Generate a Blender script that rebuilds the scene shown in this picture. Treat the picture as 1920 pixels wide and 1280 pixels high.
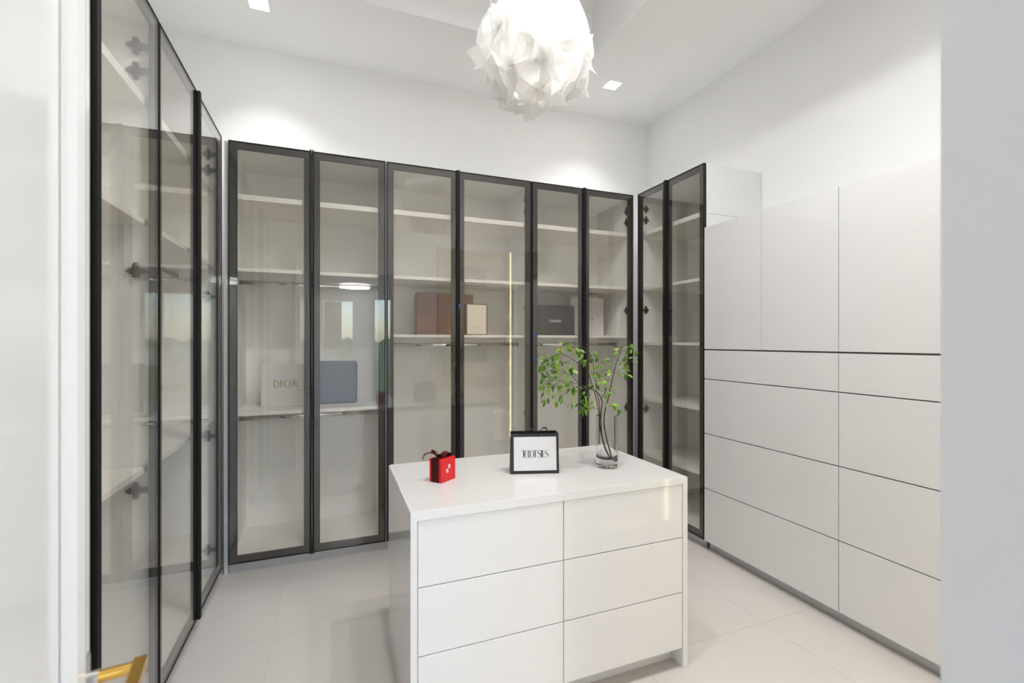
import bpy, bmesh, math, random
from mathutils import Vector, Matrix
random.seed(7)
scene = bpy.context.scene
for o in list(bpy.data.objects):
    bpy.data.objects.remove(o)
C = scene.collection

# light levels
SKY_S = 1.0
DOWNLIGHT_W = 4.2
TRAY_FILL_W = 17.5
PENDANT_W = 110.0
HALL_LAMP_W = 46.0
LED_STRENGTH = 10.0
FRONT_FILL_W = 9.5
SPREAD = 100
# ------------------------------------------------------------------ camera
CAM_H = 1.6
FPX = 865.0
YAW = math.atan(336 / FPX)
cam_d = bpy.data.cameras.new('camera')
cam_d.sensor_width = 36.0
cam_d.lens = FPX / 1920 * 36
cam_d.clip_start = 0.02
cam_d.dof.use_dof = True
cam_d.dof.focus_distance = 2.9
cam_d.dof.aperture_fstop = 2.4
cam = bpy.data.objects.new('camera', cam_d)
C.objects.link(cam)
cam.location = (0, 0, CAM_H)
cam.rotation_euler = (math.radians(90), 0, -YAW)
scene.camera = cam

# ------------------------------------------------------------------ world, exposure
world = bpy.data.worlds.new('sky'); scene.world = world
world.use_nodes = True
wn = world.node_tree
bg = wn.nodes['Background']
sky = wn.nodes.new('ShaderNodeTexSky')
sky.sky_type = 'NISHITA'
sky.sun_elevation = math.radians(50)
sky.sun_rotation = math.radians(60)
sky.sun_disc = False
wn.links.new(sky.outputs[0], bg.inputs[0])
bg.inputs[1].default_value = SKY_S
scene.view_settings.view_transform = 'Standard'
scene.view_settings.look = 'None'
scene.view_settings.gamma = 1.0
scene.view_settings.exposure = 0.42
scene.view_settings.use_curve_mapping = False
scene.cycles.use_light_tree = False
scene.cycles.max_bounces = 9
scene.cycles.diffuse_bounces = 7
scene.cycles.glossy_bounces = 4
scene.cycles.transmission_bounces = 8
scene.cycles.transparent_max_bounces = 16
scene.cycles.caustics_reflective = False
scene.cycles.caustics_refractive = False
scene.cycles.sample_clamp_indirect = 6.0
scene.cycles.adaptive_threshold = 0.025


# ------------------------------------------------------------------ helpers
def new_mat(name):
    m = bpy.data.materials.new(name); m.use_nodes = True
    return m, m.node_tree, m.node_tree.nodes['Principled BSDF']

def pmat(name, col, rough=0.5, metal=0.0, spec=0.5, noise=None, bump=0.0, nscale=40.0, stretch=(1, 1, 1), coat=0.0):
    m, nt, b = new_mat(name)
    b.inputs['Base Color'].default_value = (*col, 1)
    b.inputs['Roughness'].default_value = rough
    b.inputs['Metallic'].default_value = metal
    b.inputs['Specular IOR Level'].default_value = spec
    b.inputs['Coat Weight'].default_value = coat
    b.inputs['Coat Roughness'].default_value = 0.03
    if noise or bump:
        tc = nt.nodes.new('ShaderNodeTexCoord'); mp = nt.nodes.new('ShaderNodeMapping')
        mp.inputs['Scale'].default_value = stretch
        no = nt.nodes.new('ShaderNodeTexNoise'); no.inputs['Scale'].default_value = nscale
        no.inputs['Detail'].default_value = 4
        nt.links.new(tc.outputs['Object'], mp.inputs[0]); nt.links.new(mp.outputs[0], no.inputs['Vector'])
        if noise:
            mx = nt.nodes.new('ShaderNodeMix'); mx.data_type = 'RGBA'
            mx.inputs[6].default_value = (*col, 1); mx.inputs[7].default_value = (*noise, 1)
            nt.links.new(no.outputs['Fac'], mx.inputs[0]); nt.links.new(mx.outputs[2], b.inputs['Base Color'])
        if bump:
            bp = nt.nodes.new('ShaderNodeBump'); bp.inputs['Strength'].default_value = bump
            bp.inputs['Distance'].default_value = 0.002
            nt.links.new(no.outputs['Fac'], bp.inputs['Height']); nt.links.new(bp.outputs[0], b.inputs['Normal'])
    return m

def emat(name, col, s):
    m, nt, b = new_mat(name)
    b.inputs['Base Color'].default_value = (*col, 1)
    b.inputs['Emission Color'].default_value = (*col, 1)
    b.inputs['Emission Strength'].default_value = s
    return m

def sheet_glass(name, tint, ior=1.5, rough=0.0):
    """flat clear sheet: tinted see-through plus a Fresnel reflection on each face"""
    m = bpy.data.materials.new(name); m.use_nodes = True
    nt = m.node_tree; nt.nodes.clear()
    out = nt.nodes.new('ShaderNodeOutputMaterial')
    tr = nt.nodes.new('ShaderNodeBsdfTransparent'); tr.inputs[0].default_value = (*tint, 1)
    gl = nt.nodes.new('ShaderNodeBsdfGlossy'); gl.inputs['Roughness'].default_value = rough
    gl.inputs[0].default_value = (1, 1, 1, 1)
    fr = nt.nodes.new('ShaderNodeFresnel')
    ge = nt.nodes.new('ShaderNodeNewGeometry')
    mr = nt.nodes.new('ShaderNodeMapRange')
    mr.inputs['To Min'].default_value = ior; mr.inputs['To Max'].default_value = 1 / ior
    nt.links.new(ge.outputs['Backfacing'], mr.inputs['Value'])
    nt.links.new(mr.outputs[0], fr.inputs['IOR'])
    mx = nt.nodes.new('ShaderNodeMixShader')
    nt.links.new(fr.outputs[0], mx.inputs[0]); nt.links.new(tr.outputs[0], mx.inputs[1]); nt.links.new(gl.outputs[0], mx.inputs[2])
    nt.links.new(mx.outputs[0], out.inputs[0])
    return m

M = {}
M['wall'] = pmat('wall_paint', (0.875, 0.875, 0.872), 0.6)
M['ceil'] = pmat('ceiling_paint', (0.90, 0.90, 0.897), 0.7)
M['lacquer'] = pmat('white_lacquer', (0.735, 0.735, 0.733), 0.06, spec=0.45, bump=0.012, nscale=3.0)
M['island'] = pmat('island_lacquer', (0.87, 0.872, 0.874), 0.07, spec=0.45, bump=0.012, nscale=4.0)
M['island_top_dark'] = pmat('island_top_darkened', (0.63, 0.617, 0.603), 0.25, noise=(0.66, 0.65, 0.637), nscale=25)  # darkened, warmer copy of the island white, offsets strong light from above
M['slate'] = pmat('added_dark_paint', (0.16, 0.175, 0.20), 0.6)  # dark tone added so less hall light reaches the jamb
M['gap'] = pmat('shadow_gap_aluminium', (0.20, 0.195, 0.19), 0.5, metal=0.0)
M['plinth'] = pmat('plinth_grey', (0.55, 0.56, 0.57), 0.35, metal=0.2)
M['interior'] = pmat('linen_melamine', (0.915, 0.905, 0.885), 0.5, noise=(0.94, 0.935, 0.92), nscale=60, stretch=(6, 6, 0.4), bump=0.1)
M['shelf'] = pmat('shelf_melamine', (0.86, 0.83, 0.78), 0.45, noise=(0.90, 0.875, 0.83), nscale=40, stretch=(0.6, 6, 6))
M['rim'] = pmat('black_anodised', (0.008, 0.0075, 0.007), 0.55, metal=0.0, spec=0.3)
M['frame'] = pmat('bronze_frame', (0.022, 0.018, 0.016), 0.45, metal=0.0)
M['glass'] = sheet_glass('bronze_glass', (0.99, 0.985, 0.972), 1.53)
M['clear'] = sheet_glass('clear_glass', (0.97, 0.98, 0.98), 1.5)
M['chrome'] = pmat('polished_chrome', (0.75, 0.75, 0.76), 0.12, metal=1.0)
M['steel'] = pmat('hinge_steel', (0.28, 0.27, 0.26), 0.3, metal=1.0)
M['brass'] = pmat('polished_brass', (0.72, 0.44, 0.10), 0.16, metal=1.0)
M['tile'] = pmat('porcelain_tile', (0.63, 0.59, 0.558), 0.25, noise=(0.665, 0.628, 0.598), nscale=5)
M['grout'] = pmat('grout', (0.55, 0.52, 0.495), 0.6)
M['doorpaint'] = pmat('door_gloss_paint', (0.80, 0.80, 0.80), 0.14, spec=0.5)
M['lamp_on'] = emat('downlight_diffuser', (1.0, 0.97, 0.92), 14)
M['trim'] = pmat('downlight_trim', (0.85, 0.85, 0.84), 0.4)
M['bulb'] = emat('bulb', (1.0, 0.95, 0.88), 6)
M['led'] = emat('led_strip', (1.0, 0.82, 0.46), LED_STRENGTH)
M['hall_lamp'] = emat('hall_lamp_diffuser', (1.0, 0.98, 0.95), 3.5)
M['blackpaper'] = pmat('black_card', (0.017, 0.017, 0.019), 0.5)
M['ribbonblack'] = pmat('black_ribbon', (0.008, 0.008, 0.008), 0.4)
M['whitepaper'] = pmat('white_card', (0.74, 0.735, 0.75), 0.5)
M['ivory'] = pmat('ivory_card', (0.78, 0.70, 0.60), 0.5)
M['brownedge'] = pmat('dark_brown_card', (0.08, 0.055, 0.03), 0.5)
M['diorwhite'] = pmat('pale_card', (0.76, 0.72, 0.71), 0.5)
M['bluebox'] = pmat('slate_fabric', (0.13, 0.16, 0.22), 0.6, noise=(0.18, 0.215, 0.28), nscale=30, bump=0.2)
M['brown'] = pmat('brown_leather_card', (0.22, 0.105, 0.06), 0.5, noise=(0.26, 0.13, 0.08), nscale=8)
M['charcoal'] = pmat('charcoal_card', (0.055, 0.045, 0.042), 0.5)
M['goldink'] = pmat('gold_ink', (0.36, 0.27, 0.11), 0.4, metal=0.0)
M['blackink'] = pmat('black_ink', (0.01, 0.01, 0.01), 0.5)
M['whiteink'] = pmat('white_ink', (0.85, 0.85, 0.85), 0.5)
M['greyink'] = pmat('grey_ink', (0.2, 0.18, 0.16), 0.5)
M['red'] = pmat('red_card', (0.66, 0.012, 0.018), 0.4, spec=0.4)
M['tape'] = pmat('blue_tape', (0.03, 0.10, 0.55), 0.5)
M['bark'] = pmat('bark', (0.045, 0.028, 0.016), 0.7, noise=(0.09, 0.055, 0.03), nscale=60, bump=0.4)
M['twig'] = pmat('green_twig', (0.10, 0.11, 0.03), 0.6)
M['blind'] = pmat('tan_blind', (0.42, 0.37, 0.31), 0.7)
M['winwhite'] = pmat('window_white', (0.8, 0.8, 0.8), 0.35)
M['winblack'] = pmat('window_black', (0.02, 0.02, 0.022), 0.4)
M['terrace'] = pmat('terrace_stone', (0.55, 0.50, 0.45), 0.7, noise=(0.62, 0.58, 0.53), nscale=3)
M['hedge'] = pmat('hedge_leaves', (0.08, 0.16, 0.06), 0.6, noise=(0.30, 0.38, 0.20), nscale=25)

# patterned red and black ribbon
m, nt, b = new_mat('patterned_ribbon')
tc = nt.nodes.new('ShaderNodeTexCoord')
wv = nt.nodes.new('ShaderNodeTexBrick')
wv.inputs['Color1'].default_value = (0.34, 0.006, 0.014, 1); wv.inputs['Color2'].default_value = (0.03, 0.002, 0.004, 1)
wv.inputs['Mortar'].default_value = (0.006, 0.004, 0.004, 1)
wv.inputs['Scale'].default_value = 42; wv.inputs['Mortar Size'].default_value = 0.07
nt.links.new(tc.outputs['UV'], wv.inputs['Vector'])
nt.links.new(wv.outputs['Color'], b.inputs['Base Color']); b.inputs['Roughness'].default_value = 0.6; b.inputs['Specular IOR Level'].default_value = 0.2
M['ribbon'] = m

# leaf: green with light coming through, hue varied leaf by leaf
m, nt, b = new_mat('leaf_green')
oi = nt.nodes.new('ShaderNodeObjectInfo'); rp = nt.nodes.new('ShaderNodeValToRGB')
rp.color_ramp.elements[0].color = (0.06, 0.15, 0.016, 1); rp.color_ramp.elements[1].color = (0.34, 0.50, 0.05, 1)
e = rp.color_ramp.elements.new(0.55); e.color = (0.15, 0.29, 0.028, 1)
nt.links.new(oi.outputs['Random'], rp.inputs[0]); nt.links.new(rp.outputs[0], b.inputs['Base Color'])
b.inputs['Roughness'].default_value = 0.4
tl = nt.nodes.new('ShaderNodeBsdfTranslucent'); nt.links.new(rp.outputs[0], tl.inputs[0])
mx = nt.nodes.new('ShaderNodeMixShader'); mx.inputs[0].default_value = 0.3
nt.links.new(b.outputs[0], mx.inputs[1]); nt.links.new(tl.outputs[0], mx.inputs[2])
nt.links.new(mx.outputs[0], nt.nodes['Material Output'].inputs[0])
M['leaf'] = m

# pendant foil: fibrous translucent sheet
m = bpy.data.materials.new('translucent_foil'); m.use_nodes = True
nt = m.node_tree; nt.nodes.clear()
out = nt.nodes.new('ShaderNodeOutputMaterial')
tc = nt.nodes.new('ShaderNodeTexCoord'); no = nt.nodes.new('ShaderNodeTexNoise')
no.inputs['Scale'].default_value = 70; no.inputs['Detail'].default_value = 6
nt.links.new(tc.outputs['Object'], no.inputs['Vector'])
rp = nt.nodes.new('ShaderNodeValToRGB')
rp.color_ramp.elements[0].position = 0.3; rp.color_ramp.elements[0].color = (0.90, 0.89, 0.875, 1)
rp.color_ramp.elements[1].position = 0.7; rp.color_ramp.elements[1].color = (0.97, 0.967, 0.96, 1)
nt.links.new(no.outputs['Fac'], rp.inputs[0])
df = nt.nodes.new('ShaderNodeBsdfDiffuse'); tl = nt.nodes.new('ShaderNodeBsdfTranslucent'); tp = nt.nodes.new('ShaderNodeBsdfTransparent')
nt.links.new(rp.outputs[0], df.inputs[0]); nt.links.new(rp.outputs[0], tl.inputs[0])
m1 = nt.nodes.new('ShaderNodeMixShader'); m1.inputs[0].default_value = 0.62
nt.links.new(df.outputs[0], m1.inputs[1]); nt.links.new(tl.outputs[0], m1.inputs[2])
m2 = nt.nodes.new('ShaderNodeMixShader'); m2.inputs[0].default_value = 0.12
nt.links.new(m1.outputs[0], m2.inputs[1]); nt.links.new(tp.outputs[0], m2.inputs[2])
nt.links.new(m2.outputs[0], out.inputs[0])
M['foil'] = m

# solid clear vase glass
m, nt, b = new_mat('vase_glass')
b.inputs['Base Color'].default_value = (1, 1, 1, 1); b.inputs['Roughness'].default_value = 0.0
b.inputs['IOR'].default_value = 1.47; b.inputs['Transmission Weight'].default_value = 1.0
M['vase'] = m

# ---------------------------------------------------------------- mesh helpers
def box(bm, x0, x1, y0, y1, z0, z1):
    x0, x1 = min(x0, x1), max(x0, x1); y0, y1 = min(y0, y1), max(y0, y1); z0, z1 = min(z0, z1), max(z0, z1)
    v = [bm.verts.new(p) for p in ((x0, y0, z0), (x1, y0, z0), (x1, y1, z0), (x0, y1, z0),
                                   (x0, y0, z1), (x1, y0, z1), (x1, y1, z1), (x0, y1, z1))]
    for f in ((3, 2, 1, 0), (4, 5, 6, 7), (0, 1, 5, 4), (1, 2, 6, 5), (2, 3, 7, 6), (3, 0, 4, 7)):
        bm.faces.new([v[i] for i in f])

def tube(bm, pts, radii, n=8, flat=1.0):
    pts = [Vector(p) for p in pts]
    if not hasattr(radii, '__len__'): radii = [radii] * len(pts)
    rings = []; up = None
    for i, p in enumerate(pts):
        t = (pts[min(i + 1, len(pts) - 1)] - pts[max(i - 1, 0)]).normalized()
        if up is None:
            up = Vector((0, 0, 1)) if abs(t.z) < 0.9 else Vector((1, 0, 0))
        a = t.cross(up); a.normalize(); u = a.cross(t).normalized(); up = u
        rings.append([bm.verts.new(p + (a * math.cos(k * 2 * math.pi / n) * flat + u * math.sin(k * 2 * math.pi / n)) * radii[i]) for k in range(n)])
    for r0, r1 in zip(rings, rings[1:]):
        for k in range(n):
            bm.faces.new((r0[k], r0[(k + 1) % n], r1[(k + 1) % n], r1[k]))
    bm.faces.new(rings[0][::-1]); bm.faces.new(rings[-1])

def lathe(bm, prof, n=40, cap=False):
    rings = []
    for r, z in prof:
        if r < 1e-6: rings.append([bm.verts.new((0, 0, z))])
        else: rings.append([bm.verts.new((r * math.cos(k * 2 * math.pi / n), r * math.sin(k * 2 * math.pi / n), z)) for k in range(n)])
    for a, b_ in zip(rings, rings[1:]):
        for k in range(n):
            k2 = (k + 1) % n
            if len(a) == 1 and len(b_) == 1: continue
            if len(a) == 1: bm.faces.new((a[0], b_[k2], b_[k]))
            elif len(b_) == 1: bm.faces.new((a[k], a[k2], b_[0]))
            else: bm.faces.new((a[k], a[k2], b_[k2], b_[k]))

def wloc(o):
    v = Vector((0, 0, 0))
    while o: v += o.location; o = o.parent
    return v

def link_mesh(name, me, parent=None, loc=(0, 0, 0)):
    o = bpy.data.objects.new(name, me); C.objects.link(o)
    o.location = loc
    if parent: o.parent = parent
    return o

def obj(name, bm, mat, parent=None, bevel=0.0, smooth=False, local=False, label=None, segs=2):
    """one mesh object from world-space geometry (local=True: geometry already in the parent's space)"""
    bmesh.ops.recalc_face_normals(bm, faces=bm.faces)
    origin = Vector((0, 0, 0))
    if not local:
        if parent: origin = wloc(parent)
    me = bpy.data.meshes.new(name)
    if not local:
        for v in bm.verts: v.co -= origin
    bm.to_mesh(me); bm.free()
    me.materials.append(M[mat])
    if smooth:
        for p in me.polygons: p.use_smooth = True
    o = link_mesh(name, me, parent)
    if bevel:
        mo = o.modifiers.new('bevel', 'BEVEL'); mo.width = bevel; mo.segments = segs; mo.limit_method = 'ANGLE'
    if label: o['label'] = label
    return o

def thing(name, label, cat, loc=(0, 0, 0), rotz=0.0, group=None):
    o = bpy.data.objects.new(name, None); C.objects.link(o)
    o.empty_display_size = 0.1
    o.location = loc; o.rotation_euler = (0, 0, rotz)
    o['label'] = label; o['category'] = cat
    if group: o['group'] = group
    return o

def tag(o, label, cat, group=None, kind=None):
    o['label'] = label; o['category'] = cat
    if group: o['group'] = group
    if kind: o['kind'] = kind
    return o

def B(*boxes):
    bm = bmesh.new()
    for b_ in boxes: box(bm, *b_)
    return bm

def struct(name, bm, mat, label, cat, bevel=0.0):
    o = obj(name, bm, mat, bevel=bevel); o['kind'] = 'structure'; o['label'] = label; o['category'] = cat
    return o

# ---------------------------------------------------------------- lettering made of ribbons
def ribbon(bm, pts, widths, T):
    pts = [Vector((p[0], p[1])) for p in pts]
    if not hasattr(widths, '__len__'): widths = [widths] * len(pts)
    L = []; R = []
    for i, p in enumerate(pts):
        t = pts[min(i + 1, len(pts) - 1)] - pts[max(i - 1, 0)]
        if t.length < 1e-9: t = Vector((1, 0))
        t.normalize(); nrm = Vector((-t.y, t.x)) * widths[i] / 2
        L.append(bm.verts.new(T(p + nrm))); R.append(bm.verts.new(T(p - nrm)))
    for i in range(len(pts) - 1):
        bm.faces.new((L[i], R[i], R[i + 1], L[i + 1]))

def arc(cx, cy, rx, ry, a0, a1, n=20):
    return [(cx + rx * math.cos(math.radians(a0 + (a1 - a0) * i / n)), cy + ry * math.sin(math.radians(a0 + (a1 - a0) * i / n))) for i in range(n + 1)]

def cw(pts, cx, rx, thin, thick):   # thick where the curve is at its left or right extreme
    return [thin + (thick - thin) * min(1, abs(p[0] - cx) / rx) ** 1.5 for p in pts]

S_PTS = [(.46, .80), (.40, .93), (.27, .985), (.13, .93), (.07, .78), (.13, .62), (.27, .51), (.41, .39), (.47, .23), (.40, .08), (.26, .015), (.11, .07), (.04, .22)]
S_W = [.03, .03, .03, .05, .09, .12, .13, .12, .09, .05, .03, .03, .03]
def glyph(ch, serif=True):
    th, tn = (.13, .035) if serif else (.17, .17)
    st = []
    def bar(x0, y0, x1, y1, w): st.append(([(x0, y0), (x1, y1)], w))
    if ch == 'D':
        bar(.12, 0, .12, 1, th); a = arc(.12, .5, .58, .485, 90, -90); st.append((a, cw(a, .12, .58, tn, th))); w = .8
        if serif: bar(0, .985, .2, .985, .03); bar(0, .015, .2, .015, .03)
    elif ch == 'I':
        bar(.12, 0, .12, 1, th); w = .34
        if serif: bar(0, .985, .24, .985, .03); bar(0, .015, .24, .015, .03)
    elif ch == 'O':
        a = arc(.46, .5, .42, .5, 0, 360, 36); st.append((a, cw(a, .46, .42, tn, th))); w = 1.02
    elif ch == 'R':
        bar(.12, 0, .12, 1, th); a = arc(.12, .74, .42, .245, 90, -90); st.append((a, cw(a, .12, .42, tn, th)))
        bar(.32, .5, .70, 0, th); w = .76
        if serif: bar(0, .985, .2, .985, .03); bar(0, .015, .24, .015, .03); bar(.6, .015, .78, .015, .03)
    elif ch == 'C' or ch == 'G':
        a = arc(.48, .5, .42, .46, 48, 312, 28); st.append((a, cw(a, .48, .42, tn, th) if serif else th)); w = .88
        if ch == 'G': bar(.80, .16, .80, .46, th * .8); bar(.56, .46, .84, .46, .06)
    elif ch == 'U':
        a = [(.1, 1)] + arc(.41, .38, .31, .36, 180, 360, 16) + [(.72, 1)]; st.append((a, th * .8)); w = .86
    elif ch == 'H':
        bar(.09, 0, .09, 1, th); bar(.72, 0, .72, 1, th); bar(.09, .5, .72, .5, th); w = .9
    elif ch == 'A':
        bar(.05, 0, .44, 1, th); bar(.44, 1, .83, 0, th); bar(.2, .27, .68, .27, th * .9); w = .92
    elif ch == 'N':
        bar(.09, 0, .09, 1, th); bar(.74, 0, .74, 1, th); bar(.09, .95, .74, .05, th); w = .9
    elif ch == 'E':
        bar(.09, 0, .09, 1, th)
        for y in (.085, .5, .915): bar(.09, y, .58, y, th if not serif else tn)
        w = .68
    elif ch == 'L':
        bar(.09, 0, .09, 1, th); bar(.09, .085, .58, .085, th); w = .62
    return st, w

def text_bm(s, height, T, serif=True, gap=.12):
    """word centred on the origin of T((x, y)) -> Vector"""
    bm = bmesh.new(); gl = [glyph(c, serif) for c in s]
    tot = sum(g[1] for g in gl) + gap * (len(s) - 1); x = -tot / 2
    for st, w in gl:
        for pts, wd in st:
            ribbon(bm, [((px + x) * height, (py - .5) * height) for px, py in pts],
                   [k * height for k in wd] if hasattr(wd, '__len__') else wd * height, T)
        x += w + gap
    return bm

# ================================================================= ROOM SHELL
YB, XL, XR = 3.63, -0.695, 2.66            # front planes of the three cabinet runs
WY, WXL, WXR = 4.24, -1.30, 3.26           # walls
ZC = 3.99                                   # ceiling
ZT = 4.40                                   # tray
TX0, TX1, TY0, TY1 = -0.085, 2.055, 1.15, 3.404
FY = 0.388                                  # room face of the front wall
JX0, JX1 = -0.315, 0.80                     # doorway jambs
DB, DT = 0.075, 2.975                       # wardrobe door bottom / top
HZ = 2.78                                   # hall ceiling
HY = -3.5                                   # hall far wall

struct('wall_back', B((WXL - .1, WXR + .1, WY, WY + .1, 0, ZC)), 'wall', 'white back wall above the row of glass wardrobes', 'wall')
struct('wall_left', B((WXL - .1, WXL, FY, WY, 0, ZC)), 'wall', 'white left wall behind the glass wardrobes', 'wall')
struct('wall_right', B((WXR, WXR + .1, FY - .45, WY, 0, ZC)), 'wall', 'white right wall above the lacquered drawers', 'wall')
struct('wall_front', B((WXL - .1, JX0, .2, FY, 0, ZC), (JX1, 1.46, .2, FY, 0, ZC), (JX0, JX1, .2, FY, 2.56, ZC), (1.46, WXR, .2, FY, 3.06, ZC),
                       (1.46, WXR, -.06, .0, 0, 3.06), (1.46, WXR, .0, .2, 3.06, 3.12)),
       'wall', 'pale grey wall return at the right edge of the doorway', 'wall')
struct('ceiling', B((WXL - .1, TX0, .2, WY + .1, ZC, ZC + .1), (TX1, WXR + .1, .2, WY + .1, ZC, ZC + .1),
                    (TX0, TX1, .2, TY0, ZC, ZC + .1), (TX0, TX1, TY1, WY + .1, ZC, ZC + .1),
                    (TX0 - .02, TX0, TY0, TY1, ZC + .1, ZT), (TX1, TX1 + .02, TY0, TY1, ZC + .1, ZT),
                    (TX0 - .02, TX1 + .02, TY0 - .02, TY0, ZC + .1, ZT), (TX0 - .02, TX1 + .02, TY1, TY1 + .02, ZC + .1, ZT),
                    (TX0 - .02, TX1 + .02, TY0 - .02, TY1 + .02, ZT, ZT + .05)),
       'ceil', 'white ceiling with a raised tray above the island', 'ceiling')

floor = struct('floor', B((WXL - .1, WXR + .1, 0.0, WY + .1, -.08, -.0025)), 'grout', 'pale beige porcelain tile floor', 'floor')
TW, TD, JT = 0.8625, 0.868, 0.0014
bm = B((JT / 2, TW - JT / 2, JT / 2, TD - JT / 2, -.0025, 0.0))
tile_me = bpy.data.meshes.new('tile'); bm.to_mesh(tile_me); bm.free(); tile_me.materials.append(M['tile'])
for i in range(-1, 5):
    for j in range(-2, 4):
        x0, y0 = -.302 + (i - 0) * TW, 1.932 + j * TD
        if x0 + TW > WXL and x0 < WXR - .35 and y0 + TD > 0.05 and y0 < WY - .5 and y0 > 0:
            t = link_mesh('tile', tile_me, floor, (x0, y0, 0))
link = None

# hall behind the camera (seen in the glass)
fh = struct('floor_hall', B((-2.5, 3.4, HY, 0.0, -.08, 0.0)), 'tile', 'pale tile floor of the bright hall outside the doorway', 'floor')
struct('ceiling_hall', B((-3.4, 3.4, HY - .1, .2, HZ, HZ + .1)), 'ceil', 'white flat ceiling of the hall', 'ceiling')
struct('wall_hall_left', B((-2.6, -2.5, HY - .1, .2, 0, HZ)), 'slate', 'hall side wall left of the doorway, dark tone added to dim the jamb', 'wall')  # unseen wall, brought closer and darkened to dim the doorway jamb
struct('wall_hall_right', B((3.4, 3.5, HY - .1, .2, 0, HZ)), 'wall', 'white side wall of the hall, right of the doorway', 'wall')
# far wall with three openings
O1, O2, O3 = (-.26, .48, 1.17, 2.55), (.82, 2.6, 0.0, 2.6), (-2.15, -1.45, 1.7, 2.6)
struct('wall_hall_far', B((-2.5, O3[0], HY - .1, HY, 0, HZ), (O3[0], O3[1], HY - .1, HY, 0, O3[2]), (O3[0], O3[1], HY - .1, HY, O3[3], HZ),
                          (O3[1], O1[0], HY - .1, HY, 0, HZ), (O1[0], O1[1], HY - .1, HY, 0, O1[2]), (O1[0], O1[1], HY - .1, HY, O1[3], HZ),
                          (O1[1], O2[0], HY - .1, HY, 0, HZ), (O2[0], O2[1], HY - .1, HY, O2[3], HZ), (O2[1], 3.4, HY - .1, HY, 0, HZ)),
       'wall', 'white far wall of the hall with windows, seen reflected', 'wall')
def window(name, o, mat, fw, vbars, hbars, label):
    x0, x1, z0, z1 = o
    y0, y1 = HY - .08, HY - .02
    w = obj(name, B((x0, x1, y0, y1, z0, z0 + fw), (x0, x1, y0, y1, z1 - fw, z1), (x0, x0 + fw, y0, y1, z0 + fw, z1 - fw), (x1 - fw, x1, y0, y1, z0 + fw, z1 - fw)), mat)
    w['kind'] = 'structure'; w['label'] = label; w['category'] = 'window'
    xs = [x0 + fw] + [x0 + (x1 - x0) * k for k in vbars] + [x1 - fw]
    for k in vbars:
        xc = x0 + (x1 - x0) * k
        obj('mullion', B((xc - fw / 2, xc + fw / 2, y0, y1, z0 + fw, z1 - fw)), mat, w)
    for k in hbars:
        zc = z0 + (z1 - z0) * k
        obj('transom', B((x0 + fw, x1 - fw, y0 + .005, y1 - .005, zc - fw / 2, zc + fw / 2)), mat, w)
    for a, b_ in zip(xs, xs[1:]):
        obj('pane', B((a, b_, HY - .052, HY - .046, z0 + fw, z1 - fw)), 'clear', w)
    return w
w1 = window('window_1', O1, 'winwhite', .07, [], [], 'white framed window with a tan blind, reflected in the wardrobe glass')
obj('blind', B((O1[0] + .08, O1[1] - .3, HY - .044, HY - .036, O1[2] + .08, O1[3] - .08)), 'blind', w1)
window('window_2', O2, 'winwhite', .06, [.5], [], 'tall glazed opening with greenery outside, reflected in the left doors')
window('window_3', O3, 'winblack', .05, [.33, .67], [.62], 'black framed window of the hall, reflected beside the corner')
# outdoors
tag(obj('terrace', B((-9, 9, -16, HY - .1, -.2, -.1)), 'terrace'), 'sunlit pale stone terrace outside the hall windows', 'terrace')['kind'] = 'structure'
bm = bmesh.new()
rr = random.Random(3)
NX, NZ = 60, 14
grid = []
for i in range(NX + 1):
    col = []
    for k in range(NZ + 1):
        a = math.pi * k / NZ
        x = -7 + 14 * i / NX
        y = -9 + 1.0 * math.cos(a) * (1 if k not in (0, NZ) else 1); z = -.1 + 1.7 * math.sin(a) ** .55
        s = .16
        col.append(bm.verts.new((x + rr.uniform(-s, s) * .5, y + rr.uniform(-s, s), z if k in (0, NZ) else z + rr.uniform(-s, s))))
    grid.append(col)
for i in range(NX):
    for k in range(NZ):
        bm.faces.new((grid[i][k], grid[i + 1][k], grid[i + 1][k + 1], grid[i][k + 1]))
bm.faces.new(grid[0]); bm.faces.new(grid[-1][::-1])
tag(obj('hedge', bm, 'hedge'), 'leafy green hedge across the terrace, seen reflected in the glass', 'hedge')

# light portals in the hall openings
for o in (O1, O2, O3):
    ld = bpy.data.lights.new('window_portal', 'AREA'); ld.shape = 'RECTANGLE'
    ld.size = o[1] - o[0]; ld.size_y = o[3] - o[2]; ld.cycles.is_portal = True
    lo = bpy.data.objects.new('window_portal', ld); C.objects.link(lo)
    lo.location = ((o[0] + o[1]) / 2, HY - .095, (o[2] + o[3]) / 2); lo.rotation_euler = (math.radians(-90), 0, math.radians(180))

# ================================================================= WARDROBES
class Run:
    """maps (u along the run, n out towards the room, z) to world boxes"""
    def __init__(s, kind): s.k = kind
    def bx(s, u0, u1, n0, n1, z0, z1):
        if s.k == 'back': return (u0, u1, YB - n0, YB - n1, z0, z1)
        if s.k == 'left': return (XL + n0, XL + n1, u0, u1, z0, z1)
        return (XR - n0, XR - n1, u0, u1, z0, z1)
    def pt(s, u, n, z):
        if s.k == 'back': return Vector((u, YB - n, z))
        if s.k == 'left': return Vector((XL + n, u, z))
        return Vector((XR - n, u, z))
    def B(s, *bs): return B(*[s.bx(*b_) for b_ in bs])

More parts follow.
